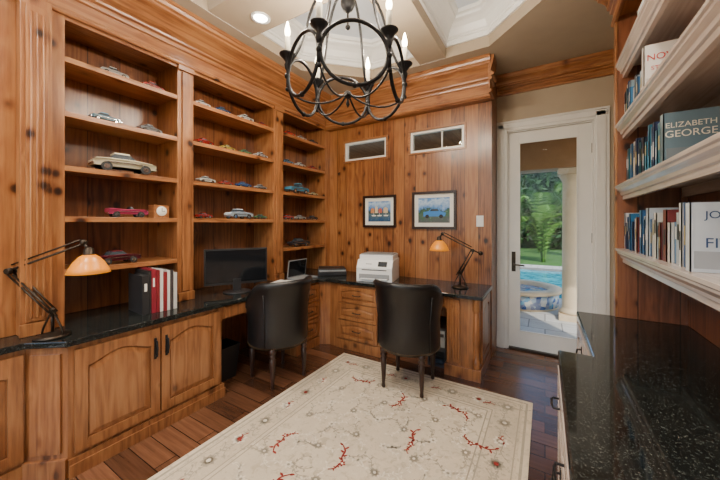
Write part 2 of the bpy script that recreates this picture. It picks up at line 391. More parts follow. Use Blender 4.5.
# ------------------------------------------------------------------ cabinet doors
def frame(origin, u, n):
    u = Vector(u).normalized(); n = Vector(n).normalized(); z = Vector((0, 0, 1))
    M = Matrix.Identity(4)
    for i in range(3): M[i][0] = u[i]; M[i][1] = n[i]; M[i][2] = z[i]; M[i][3] = origin[i]
    return M
def rdoor(b, origin, u, n, w, h, m, arch=.05, fw=.055, handle=None):
    b.M = frame(origin, u, n)
    b.box(0, w, 0, .008, 0, h, m)
    b.box(0, fw, .008, .022, 0, h, m); b.box(w-fw, w, .008, .022, 0, h, m); b.box(fw, w-fw, .008, .022, 0, fw, m)
    def ac(t): return h-fw-arch*(1-math.sin(pi*t)**1.4)
    K = 14
    pts = [(fw, .008, h), (w-fw, .008, h)] + [(w-fw-(w-2*fw)*i/K, .008, ac(1-i/K)) for i in range(K+1)]
    b.prism(pts, (0, .014, 0), m)
    def loop(ins, y):
        a0, a1 = fw+ins, w-fw-ins
        return [(a0, y, fw+ins), (a1, y, fw+ins)] + [(a1-(a1-a0)*i/K, y, ac(1-i/K)-ins) for i in range(K+1)]
    s_ = min(.035, (h-2*fw-arch)*.28)
    b.loft([loop(.006, .008), loop(.008, .012), loop(s_, .021)], m)
    if handle:
        hx, hz, horiz = handle
        if horiz:
            b.tube([(hx-.045, .022, hz), (hx-.045, .045, hz), (hx-.02, .05, hz), (hx+.02, .05, hz), (hx+.045, .045, hz), (hx+.045, .022, hz)], .005, iron)
        else:
            b.tube([(hx, .022, hz-.05), (hx, .045, hz-.05), (hx, .052, hz), (hx, .045, hz+.05), (hx, .022, hz+.05)], .0055, iron)
            b.box(hx-.008, hx+.008, .02, .026, hz-.07, hz+.07, iron)
    b.M = Matrix.Identity(4)
CX = -2.24  # left cabinet face
CT = ZC-.036
YF = 2.83
b = B('base_cabinet')
m = pineC
b.box(XL+.003, CX, .60, 1.53, .1, CT, m); b.box(XL+.003, CX+.015, .60, 1.545, 0, .1, m); b.box(CX+.015, CX+.025, .6, 1.55, 0, .07, m)
rdoor(b, (CX, .625, .125), (0, 1, 0), (1, 0, 0), .435, .57, m, handle=(.405, .44, False))
rdoor(b, (CX, 1.07, .125), (0, 1, 0), (1, 0, 0), .435, .57, m, handle=(.03, .44, False))
RX = -2.40
b.prism([(CX, .60, 0), (RX, .47, 0), (XL+.003, .47, 0), (XL+.003, .60, 0)], (0, 0, CT), m)
d_ = Vector((RX-CX, -.13, 0)); L_ = d_.length
nn = Vector((.13, -.16, 0)).normalized()
b.M = frame((RX, .47, 0), (CX-RX, .13, 0), (nn.x, nn.y, 0)); b.box(.03, L_-.03, 0, .012, .14, CT-.04, m); b.box(0, L_, 0, .02, 0, .11, m); b.M = Matrix.Identity(4)
b.box(XL+.003, RX, -.9, .47, .1, CT, m); b.box(XL+.003, RX+.015, -.9, .47, 0, .1, m)
for i in range(3): rdoor(b, (RX, .03-.44*i+.01, .125), (0, 1, 0), (1, 0, 0), .42, .57, m, handle=(.03, .44, False))
b.box(XL+.003, CX-.01, 1.53, 2.38, CT-.11, CT, m)
for y in (1.56, 1.97): b.box(CX-.01, CX+.008, y, y+.39, CT-.10, CT-.01, m); b.ball((CX+.02, y+.2, CT-.055), .012, iron)
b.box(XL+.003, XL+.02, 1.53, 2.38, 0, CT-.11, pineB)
b.box(XL+.003, CX, 2.38, 2.77, .1, CT, m); b.box(XL+.003, CX+.015, 2.38, 2.77, 0, .1, m)
for z, h in ((.12, .2), (.33, .18), (.52, .18)): rdoor(b, (CX, 2.40, z), (0, 1, 0), (1, 0, 0), .35, h, m, arch=.02, fw=.03, handle=(.175, h/2, True))
b.done(bevel=.002)
b = B('desk_cabinet')
BXL = -2.02
b.prism([(XL+.003, 2.772, 0), (CX, 2.772, 0), (BXL-.1, YF, 0), (BXL, YF, 0), (BXL, YW-.003, 0), (XL+.003, YW-.003, 0)], (0, 0, CT), m)
b.box(BXL, -1.47, YF, YW-.003, .1, CT, m); b.box(BXL, -1.45, YF-.015, YW-.003, 0, .1, m)
for z, h in ((.12, .2), (.33, .18), (.52, .18)): rdoor(b, (BXL+.03, YF, z), (1, 0, 0), (0, -1, 0), .49, h, m, arch=.025, fw=.035, handle=(.245, h/2, True))
b.box(-1.47, -.78, YF+.01, YW-.003, CT-.11, CT, m); b.box(-1.44, -.81, YF-.008, YF+.01, CT-.10, CT-.01, m); b.ball((-1.12, YF-.02, CT-.055), .012, iron)
b.box(-1.47, -.78, YW-.02, YW-.003, 0, CT-.11, m)
b.box(-.78, -.50, YF+.01, YW-.003, .1, CT, m); b.box(-.80, -.48, YF-.01, YW-.003, 0, .1, m)
b.box(-.76, -.66, YF-.004, YF+.01, .13, CT-.02, m)
for i in range(3): b.tube([(-.735+i*.025, YF-.006, .16), (-.735+i*.025, YF-.006, CT-.05)], .007, m, 6)
rdoor(b, (-.50, YF+.09, .125), (0, 1, 0), (1, 0, 0), .43, .57, m, arch=.03)
b.lathe([(.028, .1), (.034, .12), (.034, .18), (.022, .2), (.03, .25), (.034, .4), (.03, .56), (.022, .6), (.034, .62), (.034, CT-.02), (.04, CT)], (-.52, YF+.02, 0), m)
b.done(bevel=.002)
b = B('desk_countertop')
pts = [(XL+.003, -.9), (RX+.03, -.9), (RX+.03, .46), (CX+.03, .585), (CX+.03, 2.73), (CX+.10, YF-.04), (-.46, YF-.04), (-.46, YW-.003), (XL+.003, YW-.003)]
b.prism([(x, y, CT+.001) for x, y in pts], (0, 0, .035), granite); b.done(bevel=.006)

# ------------------------------------------------------------------ right side cabinetry
b = B('base_cabinet')
m = glare_wood  # pale wood colour stands in for light on the cabinet fronts
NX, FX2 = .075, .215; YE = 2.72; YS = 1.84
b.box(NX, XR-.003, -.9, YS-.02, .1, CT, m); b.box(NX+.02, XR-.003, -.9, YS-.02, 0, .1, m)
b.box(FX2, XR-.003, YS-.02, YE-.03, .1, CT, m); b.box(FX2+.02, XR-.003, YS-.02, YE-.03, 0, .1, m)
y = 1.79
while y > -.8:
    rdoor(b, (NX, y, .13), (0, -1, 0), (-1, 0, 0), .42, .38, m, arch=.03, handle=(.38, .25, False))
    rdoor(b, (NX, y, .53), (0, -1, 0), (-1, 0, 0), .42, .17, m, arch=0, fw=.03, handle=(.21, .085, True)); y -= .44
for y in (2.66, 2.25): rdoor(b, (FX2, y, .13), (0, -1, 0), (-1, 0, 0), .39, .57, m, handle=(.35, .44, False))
b.done(bevel=.002)
b = B('counter_top')
pts = [(NX-.020, -.9), (NX-.020, YS), (FX2-.020, YS), (FX2-.020, YE-.005), (XR-.003, YE-.005), (XR-.003, -.9)]
b.prism([(x, y, CT+.001) for x, y in pts], (0, 0, .035), granite); b.done(bevel=.008)
SX = .42
b = B('built_in_bookcase')
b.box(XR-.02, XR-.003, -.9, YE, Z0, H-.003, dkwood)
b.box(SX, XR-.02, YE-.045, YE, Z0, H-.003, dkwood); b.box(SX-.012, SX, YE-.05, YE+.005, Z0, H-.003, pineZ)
RS = [1.23, 1.65, 2.06, 2.47]
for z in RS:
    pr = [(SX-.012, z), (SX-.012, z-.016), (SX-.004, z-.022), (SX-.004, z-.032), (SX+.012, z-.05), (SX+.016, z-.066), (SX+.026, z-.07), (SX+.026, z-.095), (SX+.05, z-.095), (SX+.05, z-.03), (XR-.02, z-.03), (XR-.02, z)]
    b.prism([(x, -.9, zz) for x, zz in pr], (0, YE-.05+.9, 0), glare_wood)
    b.box(XR-.05, XR-.02, -.9, YE-.05, z-.09, z-.03, glare_wood)
b.box(SX, XR-.02, -.9, YE-.045, 2.80, H-.003, pineY)
crown(b, 'Y', SX, -.9, YE+.02, H-.004, pineY, h=.26, d=.12, sgn=-1)
b.done(bevel=.0015)

# ------------------------------------------------------------------ rug
b = B('area_rug')
RX0, RX1, RY0, RY1 = -1.84, -.08, -.15, 2.70; rz = .012
b.box(RX0, RX1, RY0, RY1, .001, rz, rugF)
def flat(x0, x1, y0, y1, z, mt): b.F([b.V(p) for p in ((x0, y0, z), (x1, y0, z), (x1, y1, z), (x0, y1, z))], mt)
def ring(d0, d1, z, mt):
    flat(RX0+d0, RX1-d0, RY0+d0, RY0+d1, z, mt); flat(RX0+d0, RX1-d0, RY1-d1, RY1-d0, z, mt)
    flat(RX0+d0, RX0+d1, RY0+d1, RY1-d1, z, mt); flat(RX1-d1, RX1-d0, RY0+d1, RY1-d1, z, mt)
ring(.03, .045, rz+.0006, rugG); ring(.06, .25, rz+.0006, rugB); ring(.25, .258, rz+.001, rugG); ring(.28, .288, rz+.001, rugG); ring(.075, .082, rz+.001, rugG)
def ribbon(pts, w, z, mt):
    L = []; n = len(pts)
    for i, p in enumerate(pts):
        d = Vector(pts[min(i+1, n-1)])-Vector(pts[max(i-1, 0)]); d.normalize(); k = Vector((-d.y, d.x))*w*(.35+.65*math.sin(pi*(i+.5)/n))
        L.append((b.V((p[0]+k.x, p[1]+k.y, z)), b.V((p[0]-k.x, p[1]-k.y, z))))
    for a, c in zip(L, L[1:]): b.F([a[0], a[1], c[1], c[0]], mt)
def petal(x, y, a, l, w, z, mt):
    c, s_ = math.cos(a), math.sin(a)
    P = [(0, 0), (l*.35, w*.5), (l*.7, w*.42), (l, 0), (l*.7, -w*.42), (l*.35, -w*.5)]
    b.F([b.V((x+c*p-s_*q, y+s_*p+c*q, z)) for p, q in P], mt)
def flower(x, y, r, z, mt, mc, n=8, a0=0):
    for i in range(n): petal(x, y, a0+2*pi*i/n, r, r*.55, z, mt)
    b.F([b.V((x+.3*r*math.cos(2*pi*i/8), y+.3*r*math.sin(2*pi*i/8), z+.0004)) for i in range(8)], mc)
def vine(x, y, a, L, mt, z, w=.004, curl=1, leaf=1):
    pts = []; n = 22; px, py, th = x, y, a
    for i in range(n):
        pts.append((px, py)); px += L/n*math.cos(th); py += L/n*math.sin(th); th += curl*(.22*math.cos(i*.55)+(.20 if i > 14 else 0))
    ribbon(pts, w, z, mt)
    for i in range(3, n-2, 4): petal(pts[i][0], pts[i][1], a+curl*(1.0 if i % 8 == 3 else -1.0)+R.uniform(-.3, .3), L*.14*leaf, L*.06*leaf, z, mt)
zf = rz+.0012
for ix in range(6):
    for iy in range(11):
        x = RX0+.38+ix*.20; y = RY0+.40+iy*.207
        x += (.0 if iy % 2 else .05)
        if (ix+iy) % 2: flower(x, y, .032, zf, rugG, rugW, 8, R.random())
        else: flower(x, y, .03, zf, rugW, rugG, 6, R.random())
        for k in range(4): vine(x, y, R.uniform(0, 2*pi), .15, R.choice([rugG, rugW, rugW]), zf-.0003, .0024, R.choice([-1, 1]), 1.2)
reds = [(-1.42, 2.28), (-.95, 2.15), (-.50, 2.30), (-.72, 1.80), (-1.45, 1.45), (-1.0, 1.45), (-.45, 1.5), (-1.25, 1.1), (-.8, 1.15), (-1.5, .85), (-.5, .85), (-1.1, .6), (-.75, .4), (-1.4, .3), (-.4, 2.0)]
for i, (x, y) in enumerate(reds):
    a = R.choice([0, pi/2, pi, -pi/2])+R.uniform(-.4, .4); cu = R.choice([-1, 1])
    vine(x, y, a, .17, rugR, zf+.0005, .0058, cu, 1.5); vine(x, y, a+2.6, .09, rugR, zf+.0005, .005, -cu, 1.5)
    flower(x, y, .024, zf+.0007, rugR, rugW, 5)
def bord(x, y, i, horiz):
    flower(x, y, .05, zf, rugG if i % 2 else rugW, rugR if i % 3 == 0 else rugW, 8)
    for s_ in (0, pi): vine(x, y, s_+(0 if horiz else pi/2), .17, rugG, zf-.0003, .003, 1)
    if i % 2 == 0: vine(x+.02, y-.03, (0 if horiz else pi/2)+.5, .10, rugR, zf+.0003, .005, -1, 1.6)
nx = 8; ny = 13
for i in range(nx):
    x = RX0+.16+i*(RX1-RX0-.32)/(nx-1)
    for y in (RY0+.16, RY1-.16): bord(x, y, i, True)
for i in range(1, ny-1):
    y = RY0+.16+i*(RY1-RY0-.32)/(ny-1)
    for x in (RX0+.16, RX1-.16): bord(x, y, i, False)
b.done(norm=False)

# ------------------------------------------------------------------ chairs (front faces local +Y)
def chair(loc, rz):
    b = B('barrel_desk_chair')
    b.lathe([(.0, .335), (.235, .335), (.242, .345), (.242, .415), (.235, .425), (.235, .43), (.242, .44), (.248, .465), (.238, .50), (.2, .515), (0, .52)], (0, 0, 0), leather, 32)
    b.lathe([(.242, .325), (.25, .33), (.25, .352), (.242, .356)], (0, 0, 0), legm, 32)
    n = 36; A = math.radians(118)
    loops = []
    for i in range(n+1):
        th = -A+2*A*i/n                      # 0 = rear (-Y)
        e = abs(th)/A
        zt = .92-.03*e - .24*max(0, (e-.5)/.5)**1.6
        dirv = Vector((math.sin(th), -math.cos(th), 0))
        def P(r, z): return dirv*r+Vector((0, 0, z))
        fl = .045*(1-e)
        h = zt-.34
        loops.append([P(.252, .33), P(.265, .36), P(.263, .5), P(.262+fl*.3, .34+h*.6), P(.27+fl, zt-.06), P(.28+fl*1.4, zt-.025), P(.265+fl*1.3, zt), P(.238+fl*1.1, zt-.005), P(.22+fl*.8, zt-.045), P(.205+fl*.2, .34+h*.55), P(.218, .47), P(.225, .36)])
    b.loft(loops, leather, True)
    for thd in (-58, 58):
        th = math.radians(thd); dv = Vector((math.sin(th), -math.cos(th), 0)); b.tube([dv*.268+Vector((0, 0, .36)), dv*.267+Vector((0, 0, .6)), dv*.292+Vector((0, 0, .80))], .0045, leather, 6)
    for i in range(60):
        t = -A+2*A*i/59; b.ball(Vector((math.sin(t), -math.cos(t), 0))*.262+Vector((0, 0, .348)), .005, nail, seg=6)
    for sx, sy in ((-.165, -.165), (.165, -.165), (-.165, .165), (.165, .165)):
        b.lathe([(.012, .0), (.017, .012), (.013, .04), (.018, .10), (.024, .20), (.027, .25), (.018, .262), (.028, .275), (.028, .285), (.02, .295), (.03, .305), (.03, .34)], (sx, sy, 0), legm, 14)
    b.done(loc=loc, rz=rz)
chair((-1.01, 2.48, .0145), 0.05)
chair((-2.09, 2.0, .001), math.radians(80))

# ------------------------------------------------------------------ chandelier
CHX, CHY = -1.06, 1.60; CA = math.radians(40)
b = B('chandelier')
cz = 2.425; CR = .37
b.lathe([(.065, H-.0005), (.065, H-.015), (.05, H-.03), (.015, H-.045)], (0, 0, 0), iron)
b.tube([(0, 0, H-.04), (0, 0, 2.86)], .007, iron)
b.lathe([(.008, 2.72), (.03, 2.74), (.045, 2.77), (.045, 2.80), (.03, 2.82), (.012, 2.86), (.008, 2.9)], (0, 0, 0), iron)
b.tube([(0, 0, 2.74), (0, 0, 2.64)], .006, iron); b.ball((0, 0, 2.63), .016, iron)
for i in range(6):
    a = pi/3*i+CA; c = Vector((math.cos(a), math.sin(a), 0)); a2 = a+pi/3; c2 = Vector((math.cos(a2), math.sin(a2), 0)); Z = Vector((0, 0, 1))
    base = c*CR
    b.tube(bez(c*.03+Z*2.79, c*.10+Z*2.98, c*.21+Z*2.82, c*.25+Z*2.63, 10)+bez(c*.25+Z*2.63, c*.28+Z*2.50, c*.32+Z*2.41, base+Z*(cz-.05), 8)[1:], .009, iron)
    b.lathe([(.006, cz-.10), (.014, cz-.085), (.02, cz-.06), (.012, cz-.045), (.03, cz-.02), (.048, cz-.002), (.05, cz+.004), (.02, cz+.004), (.02, cz+.02), (.017, cz+.02)], base, iron)
    b.lathe([(.0165, cz+.004), (.0165, cz+.105), (.011, cz+.11)], base, candle, 12)
    b.lathe([(.007, cz+.108), (.016, cz+.128), (.018, cz+.145), (.012, cz+.172), (.002, cz+.205)], base, bulb, 12)
    m_ = (c+c2)*.5*CR+Z*(cz-.13); tdir = (c2-c).normalized(); rad = (c2-c).length*CR*.5-.006
    b.tube([m_+tdir*rad*math.cos(2*pi*k/32)+Z*rad*.95*math.sin(2*pi*k/32) for k in range(32)], .0105, iron, 8, True)
    b.ball(base+Z*(cz-.13), .018, iron); b.tube([base+Z*(cz-.06), base+Z*(cz-.2)], .008, iron); b.ball(base+Z*(cz-.21), .013, iron)
    b.ball(m_-Z*rad*.95, .016, iron)
    b.tube(bez(base+Z*(cz-.20), c*.28+Z*(cz-.32), c*.12+Z*(cz-.30), c*.02+Z*(cz-.22), 10), .006, iron)
b.ball((0, 0, cz-.22), .026, iron); b.lathe([(.002, cz-.30), (.012, cz-.28), (.006, cz-.25)], (0, 0, 0), iron)
b.done(loc=(CHX, CHY, 0))

# ------------------------------------------------------------------ can lights
cans = [(-1.93, 1.66, 92), (.18, 1.5, 60), (-2.0, .1, 100), (-1.0, -.3, 92), (0, -.2, 66), (-2.0, -.9, 72)]  # first is in view; the unseen others are added to brighten the room
for x, y, e in cans:
    b = B('recessed_can_light')
    b.lathe([(.075, H-.0005), (.075, H-.008), (.055, H-.008), (.053, H-.002)], (0, 0, 0), white, 24); b.lathe([(.001, H-.003), (.052, H-.003), (.052, H-.0045), (.001, H-.0045)], (0, 0, 0), canE, 24)
    b.done(loc=(x, y, 0))
    l = bpy.data.lights.new('can_lamp', 'SPOT'); l.energy = e; l.spot_size = 2.5; l.spot_blend = .9; l.shadow_soft_size = .07; l.color = (1, .90, .76)
    o = bpy.data.objects.new('can_lamp', l); o.location = (x, y, H-.03); scene.collection.objects.link(o)

# ------------------------------------------------------------------ added uplight shaped as a floor lamp, unseen behind the viewpoint, brightens the ceiling
b = B('added_uplight_stand')
b.lathe([(.001, .001), (.14, .001), (.14, .015), (.03, .03), (.012, .05), (.012, 1.72), (.03, 1.74), (.16, 1.84), (.165, 1.85), (.155, 1.85), (.03, 1.76), (.001, 1.755)], (0, 0, 0), bronze, 32)
b.ball((0, 0, 1.79), .03, bulb); b.done(loc=(-1.1, -.75, 0))
l = bpy.data.lights.new('added_uplight', 'SPOT'); l.energy = 300; l.spot_size = 2.7; l.spot_blend = .6; l.shadow_soft_size = .1; l.color = (1, .95, .88)
o = bpy.data.objects.new('added_uplight', l); o.location = (-1.1, -.75, 1.87); o.rotation_euler = (pi, 0, 0); scene.collection.objects.link(o)

# ------------------------------------------------------------------ desk lamps
def desk_lamp(loc, rz, e=.24):
    b = B('desk_lamp')
    b.lathe([(.001, .001), (.075, .001), (.08, .008), (.055, .016), (.03, .024), (.012, .03)], (0, 0, 0), bronze, 24)
    b.tube([(0, 0, .02), (0, 0, .15)], .008, bronze); b.ball((0, 0, .15), .016, bronze)
    for s_ in (-1, 1): b.tube(bez((.06*s_, 0, .015), (.05*s_, 0, .08), (.012*s_, 0, .1), (.01*s_, 0, .16)), .005, bronze)
    ez = .37
    for o in (-.014, .014):
        b.tube([(o, .012, .14), (-e+o, .012, ez+.01)], .005, bronze); b.tube([(o+.025, -.012, .12), (-e+.015+o, -.012, ez-.02)], .005, bronze)
    b.tube([(-e, -.02, ez), (-e, .02, ez)], .016, bronze); b.ball((-e, 0, ez), .018, bronze)
    b.tube([(-e-.06, 0, ez-.02), (-e, 0, ez+.005), (.17, 0, .52)], .006, bronze); b.tube([(-e+.01, 0, ez+.035), (.16, 0, .545)], .005, bronze)
    b.ball((-e-.07, 0, ez-.022), .022, bronze)
    b.ball((.175, 0, .53), .017, bronze)
    b.tube([(.175, 0, .53), (.205, 0, .485)], .008, bronze)
    b.lathe([(.008, .505), (.022, .495), (.026, .465), (.03, .46)], (.205, 0, 0), bronze, 16)
    b.lathe([(.028, .462), (.045, .45), (.07, .42), (.088, .385), (.098, .36), (.093, .359), (.066, .415), (.04, .445), (.026, .455)], (.205, 0, 0), ambr, 24)
    b.ball((.205, 0, .42), .02, bulb)
    return b.done(loc=loc, rz=rz)
desk_lamp((-2.37, .57, ZC), math.radians(31))
desk_lamp((-.72, 3.10, ZC), math.radians(184), .12)

# ------------------------------------------------------------------ monitor, printer, misc
b = B('computer_monitor')
b.lathe([(.001, 0), (.12, 0), (.12, .008), (.03, .014)], (0, 0, 0), blackp, 28)
b.box(-.035, .035, -.012, .012, .01, .12, blackp)
b.box(-.275, .275, .0, .035, .07, .40, blackp); b.box(-.262, .262, -.003, .0, .092, .388, screenm); b.box(-.2, .2, .035, .055, .12, .34, blackp)
b.done(loc=(-2.46, 1.84, ZC+.001), rz=math.radians(60), bevel=.003)
b = B('laser_printer')
b.box(-.2, .2, -.19, .17, .0, .15, printer_w); b.prism([(-.2, -.19, .15), (-.2, -.14, .235), (-.2, .17, .235), (-.2, .17, .15)], (.4, 0, 0), printer_w)
b.box(-.17, .17, -.195, -.188, .03, .085, greyp); b.box(-.15, .15, -.225, -.19, .03, .04, printer_w); b.box(-.14, .14, -.193, -.187, .125, .135, blackp)
b.box(-.19, .19, -.11, .165, .235, .285, printer_w); b.box(-.18, .18, -.10, .15, .285, .295, greyp)
b.M = Matrix.Translation((.09, -.167, .193)) @ Matrix.Rotation(math.radians(-30), 4, 'X'); b.box(-.05, .05, -.004, .002, -.03, .03, screenm); b.M = Matrix.Identity(4)
b.box(-.10, -.03, -.1675, -.16, .18, .195, greyp)
b.done(loc=(-1.62, 3.08, ZC+.001), rz=math.radians(12), bevel=.008)
b = B('document_scanner'); b.box(-.17, .17, -.13, .13, 0, .05, blackp); b.box(-.165, .165, -.125, .125, .05, .068, greyp); b.box(-.16, .16, -.12, .12, .068, .085, blackp); b.done(loc=(-2.28, 3.08, ZC+.001), rz=math.radians(40), bevel=.005)
b = B('laptop'); b.box(-.15, .15, -.10, .10, 0, .016, greyp)
b.M = Matrix.Translation((0, .10, .016)) @ Matrix.Rotation(math.radians(8), 4, 'X'); b.box(-.15, .15, 0, .008, 0, .20, greyp); b.box(-.14, .14, -.002, 0, .01, .19, screenm); b.M = Matrix.Identity(4)
b.done(loc=(-2.38, 2.66, ZC+.001), rz=math.radians(90), bevel=.002)
b = B('paper_stack')
for i in range(5): b.M = Matrix.Rotation(R.uniform(-.1, .1), 4, 'Z'); b.box(-.105, .105, -.145, .145, i*.003, i*.003+.0028, paper)
b.done(loc=(-2.36, 2.30, ZC+.001), rz=.2)
b = B('ring_binder_row'); y = 0
for wd, c, hh in ((.040, (.02, .02, .022), .27), (.012, (.02, .02, .02), .30), (.028, (.24, .015, .03), .31), (.022, (.20, .012, .02), .30), (.02, (.62, .60, .57), .30), (.024, (.22, .015, .02), .28), (.018, (.65, .63, .6), .29), (.02, (.05, .04, .04), .29), (.024, (.55, .53, .5), .27)):
    mm = paint(c, .45, .1); b.box(-.13, .12, y, y+.003, 0, hh, mm); b.box(-.13, .12, y+wd-.003, y+wd, 0, hh, mm); b.box(.12, .124, y, y+wd, 0, hh, mm); b.box(-.12, .11, y+.004, y+wd-.004, .01, hh-.02, paper)
    if wd > .025: b.box(.124, .125, y+wd*.3, y+wd*.7, hh*.6, hh*.8, paper)
    y += wd+.002
b.done(loc=(-2.50, 1.03, ZC+.001), rz=math.radians(-4))
b = B('computer_tower'); b.box(-.09, .09, -.2, .2, 0, .38, blackp); b.box(-.08, .08, -.205, -.2, .2, .36, greyp); b.box(-.07, .07, -.209, -.204, .3, .33, blackp); b.box(-.07, .07, -.207, -.2, .04, .16, screenm); b.done(loc=(-.90, 3.12, .001), bevel=.004)
b = B('waste_basket'); b.loft([[(sx*w_, sy*d_, z) for sx, sy in ((-1, -1), (1, -1), (1, 1), (-1, 1))] for w_, d_, z in ((.10, .08, .0), (.13, .1, .29), (.135, .105, .30), (.125, .095, .30), (.095, .075, .01))], blackp); b.done(loc=(-2.50, 1.70, .001), rz=1.57, bevel=.004)
b = B('light_switch'); b.box(-.036, .036, -.006, 0, -.058, .058, printer_w); b.box(-.016, .016, -.011, -.006, -.03, .03, printer_w); b.done(loc=(-.585, YW-.001, 1.42), bevel=.002)

# pictures
def art(name, sky, land, acc, sc):
    m, t, bs = nt(name); tc = N(t, 'ShaderNodeTexCoord').outputs['Object']; sp = N(t, 'ShaderNodeSeparateXYZ'); t.links.new(tc, sp.inputs[0])
    n = noise(t, tc, sc, 4, .6); n2 = noise(t, tc, sc*3, 4, .7)
    h = math_(t, 'ADD', sp.outputs[2], math_(t, 'MULTIPLY', math_(t, 'SUBTRACT', n, .5), .25))
    base = ramp(t, math_(t, 'MULTIPLY_ADD', h, 3.5, .5), [(.1, land), (.38, acc), (.50, (.02, .06, .05)), (.58, sky), (.85, (.45, .60, .78)), (1, sky)])
    spk = ramp(t, n2, [(.55, (0, 0, 0)), (.65, (.12, .14, .15))])
    t.links.new(mixc(t, .6, base, spk, 'ADD'), bs.inputs['Base Color']); bs.inputs['Roughness'].default_value = .4; return m
arts = [art('print_harbour', (.05, .20, .55), (.02, .08, .20), (.08, .14, .18), 9), art('print_garden', (.08, .24, .58), (.08, .10, .10), (.04, .13, .06), 14)]
for k_, (x, w_, h_, A_) in enumerate(((-1.775, .46, .40, arts[0]), (-1.08, .51, .43, arts[1]))):
    b = B('framed_picture'); f = .028
    for q in ((-w_/2, w_/2, -h_/2, -h_/2+f), (-w_/2, w_/2, h_/2-f, h_/2), (-w_/2, -w_/2+f, -h_/2+f, h_/2-f), (w_/2-f, w_/2, -h_/2+f, h_/2-f)): b.box(q[0], q[1], -.025, 0, q[2], q[3], legm)
    b.box(-w_/2+f, w_/2-f, -.008, 0, -h_/2+f, h_/2-f, paper); b.box(-w_/2+f+.045, w_/2-f-.045, -.0095, -.008, -h_/2+f+.045, h_/2-f-.045, A_)
    def fl(pts, mt, yy=-.0099): b.prism([(px, yy, pz) for px, pz in pts], (0, -.0003, 0), mt)
    if k_ == 0:   # harbour: boats and houses
        for hx, hw, hh, c in ((-.12, .05, .05, (.6, .25, .1)), (-.06, .04, .07, (.7, .6, .4)), (-.01, .05, .045, (.5, .12, .08)), (.06, .06, .055, (.65, .5, .3))): fl([(hx, -.02), (hx+hw, -.02), (hx+hw, hh-.02), (hx+hw/2, hh), (hx, hh-.02)], paint(c, .5, 0))
        for hx in (-.1, -.02, .07): fl([(hx, -.06), (hx+.05, -.06), (hx+.06, -.045), (hx-.01, -.045)], paper); fl([(hx+.022, -.045), (hx+.026, -.045), (hx+.024, .03)], paper)
    else:         # blue classic car
        bl = paint((.04, .22, .60), .4, 0)
        fl([(-.12, -.07), (.13, -.07), (.14, -.03), (.08, -.015), (.05, .02), (-.03, .02), (-.06, -.01), (-.12, -.02)], bl); fl([(-.025, .014), (.045, .014), (.065, -.01), (-.045, -.01)], cglass, -.0104)
        for hx in (-.075, .085): fl([(hx+.022*math.cos(k*pi/6), -.07+.022*math.sin(k*pi/6)) for k in range(12)], rubber, -.0104)
    b.done(loc=(x, YW-.001, 1.545))

# ------------------------------------------------------------------ toy cars
def car(Y, z, L, col, rz=0, style=0, X=-2.65):
    b = B('toy_car'); p = paint(col, .25, .8)
    if style == 0: body = [(-.5, .09), (-.5, .2), (-.46, .235), (-.2, .25), (.15, .25), (.44, .225), (.5, .19), (.5, .09)]; cab = [(-.26, .25), (-.17, .345), (.05, .35), (.17, .25)]
    elif style == 1: body = [(-.5, .10), (-.5, .26), (-.45, .27), (-.1, .24), (.1, .24), (.42, .24), (.5, .2), (.5, .09)]; cab = [(.03, .24), (.06, .33), (.09, .33), (.13, .24)]
    else: body = [(-.5, .1), (-.5, .25), (-.04, .25), (.05, .25), (.46, .25), (.5, .2), (.5, .1)]; cab = [(-.05, .25), (-.03, .40), (.13, .40), (.22, .25)]
    W_ = .2
    b.loft([[(x, s_*k, .09+(zz-.09)*q) for x, zz in body] for s_, k, q in ((-1, W_-.03, .94), (-1, W_, .9), (1, W_, .9), (1, W_-.03, .94))], p)
    b.loft([[(x*.98, s_, zz) for x, zz in body] for s_ in (-W_+.03, W_-.03)], p)
    b.loft([[(x, s_*(W_-.035-(zz-.24)*.35), zz) for x, zz in cab] for s_ in (-1, 1)], cglass)
    if style != 1:
        top = [(x, zz) for x, zz in cab[1:3]]; b.box(top[0][0]-.01, top[1][0]+.01, -W_+.06, W_-.06, top[0][1]-.008, top[1][1]+.014, p)
    for sx in (-.31, .31):
        for sy in (-W_+.01, W_-.01):
            b.tube([(sx, sy-.025, .085), (sx, sy+.025, .085)], .085, rubber, 16); b.tube([(sx, sy-.029, .085), (sx, sy+.029, .085)], .045, chrome, 12)
    b.box(-.52, -.49, -W_+.01, W_-.01, .11, .14, chrome); b.box(.49, .52, -W_+.01, W_-.01, .11, .14, chrome)
    b.box(-.3, .3, -W_-.004, W_+.004, .165, .178, chrome)
    for sy in (-.13, .13): b.ball((.5, sy, .19), .028, chrome)
    b.done(loc=(X, Y, z+.0015), rz=pi/2+rz, scale=L)
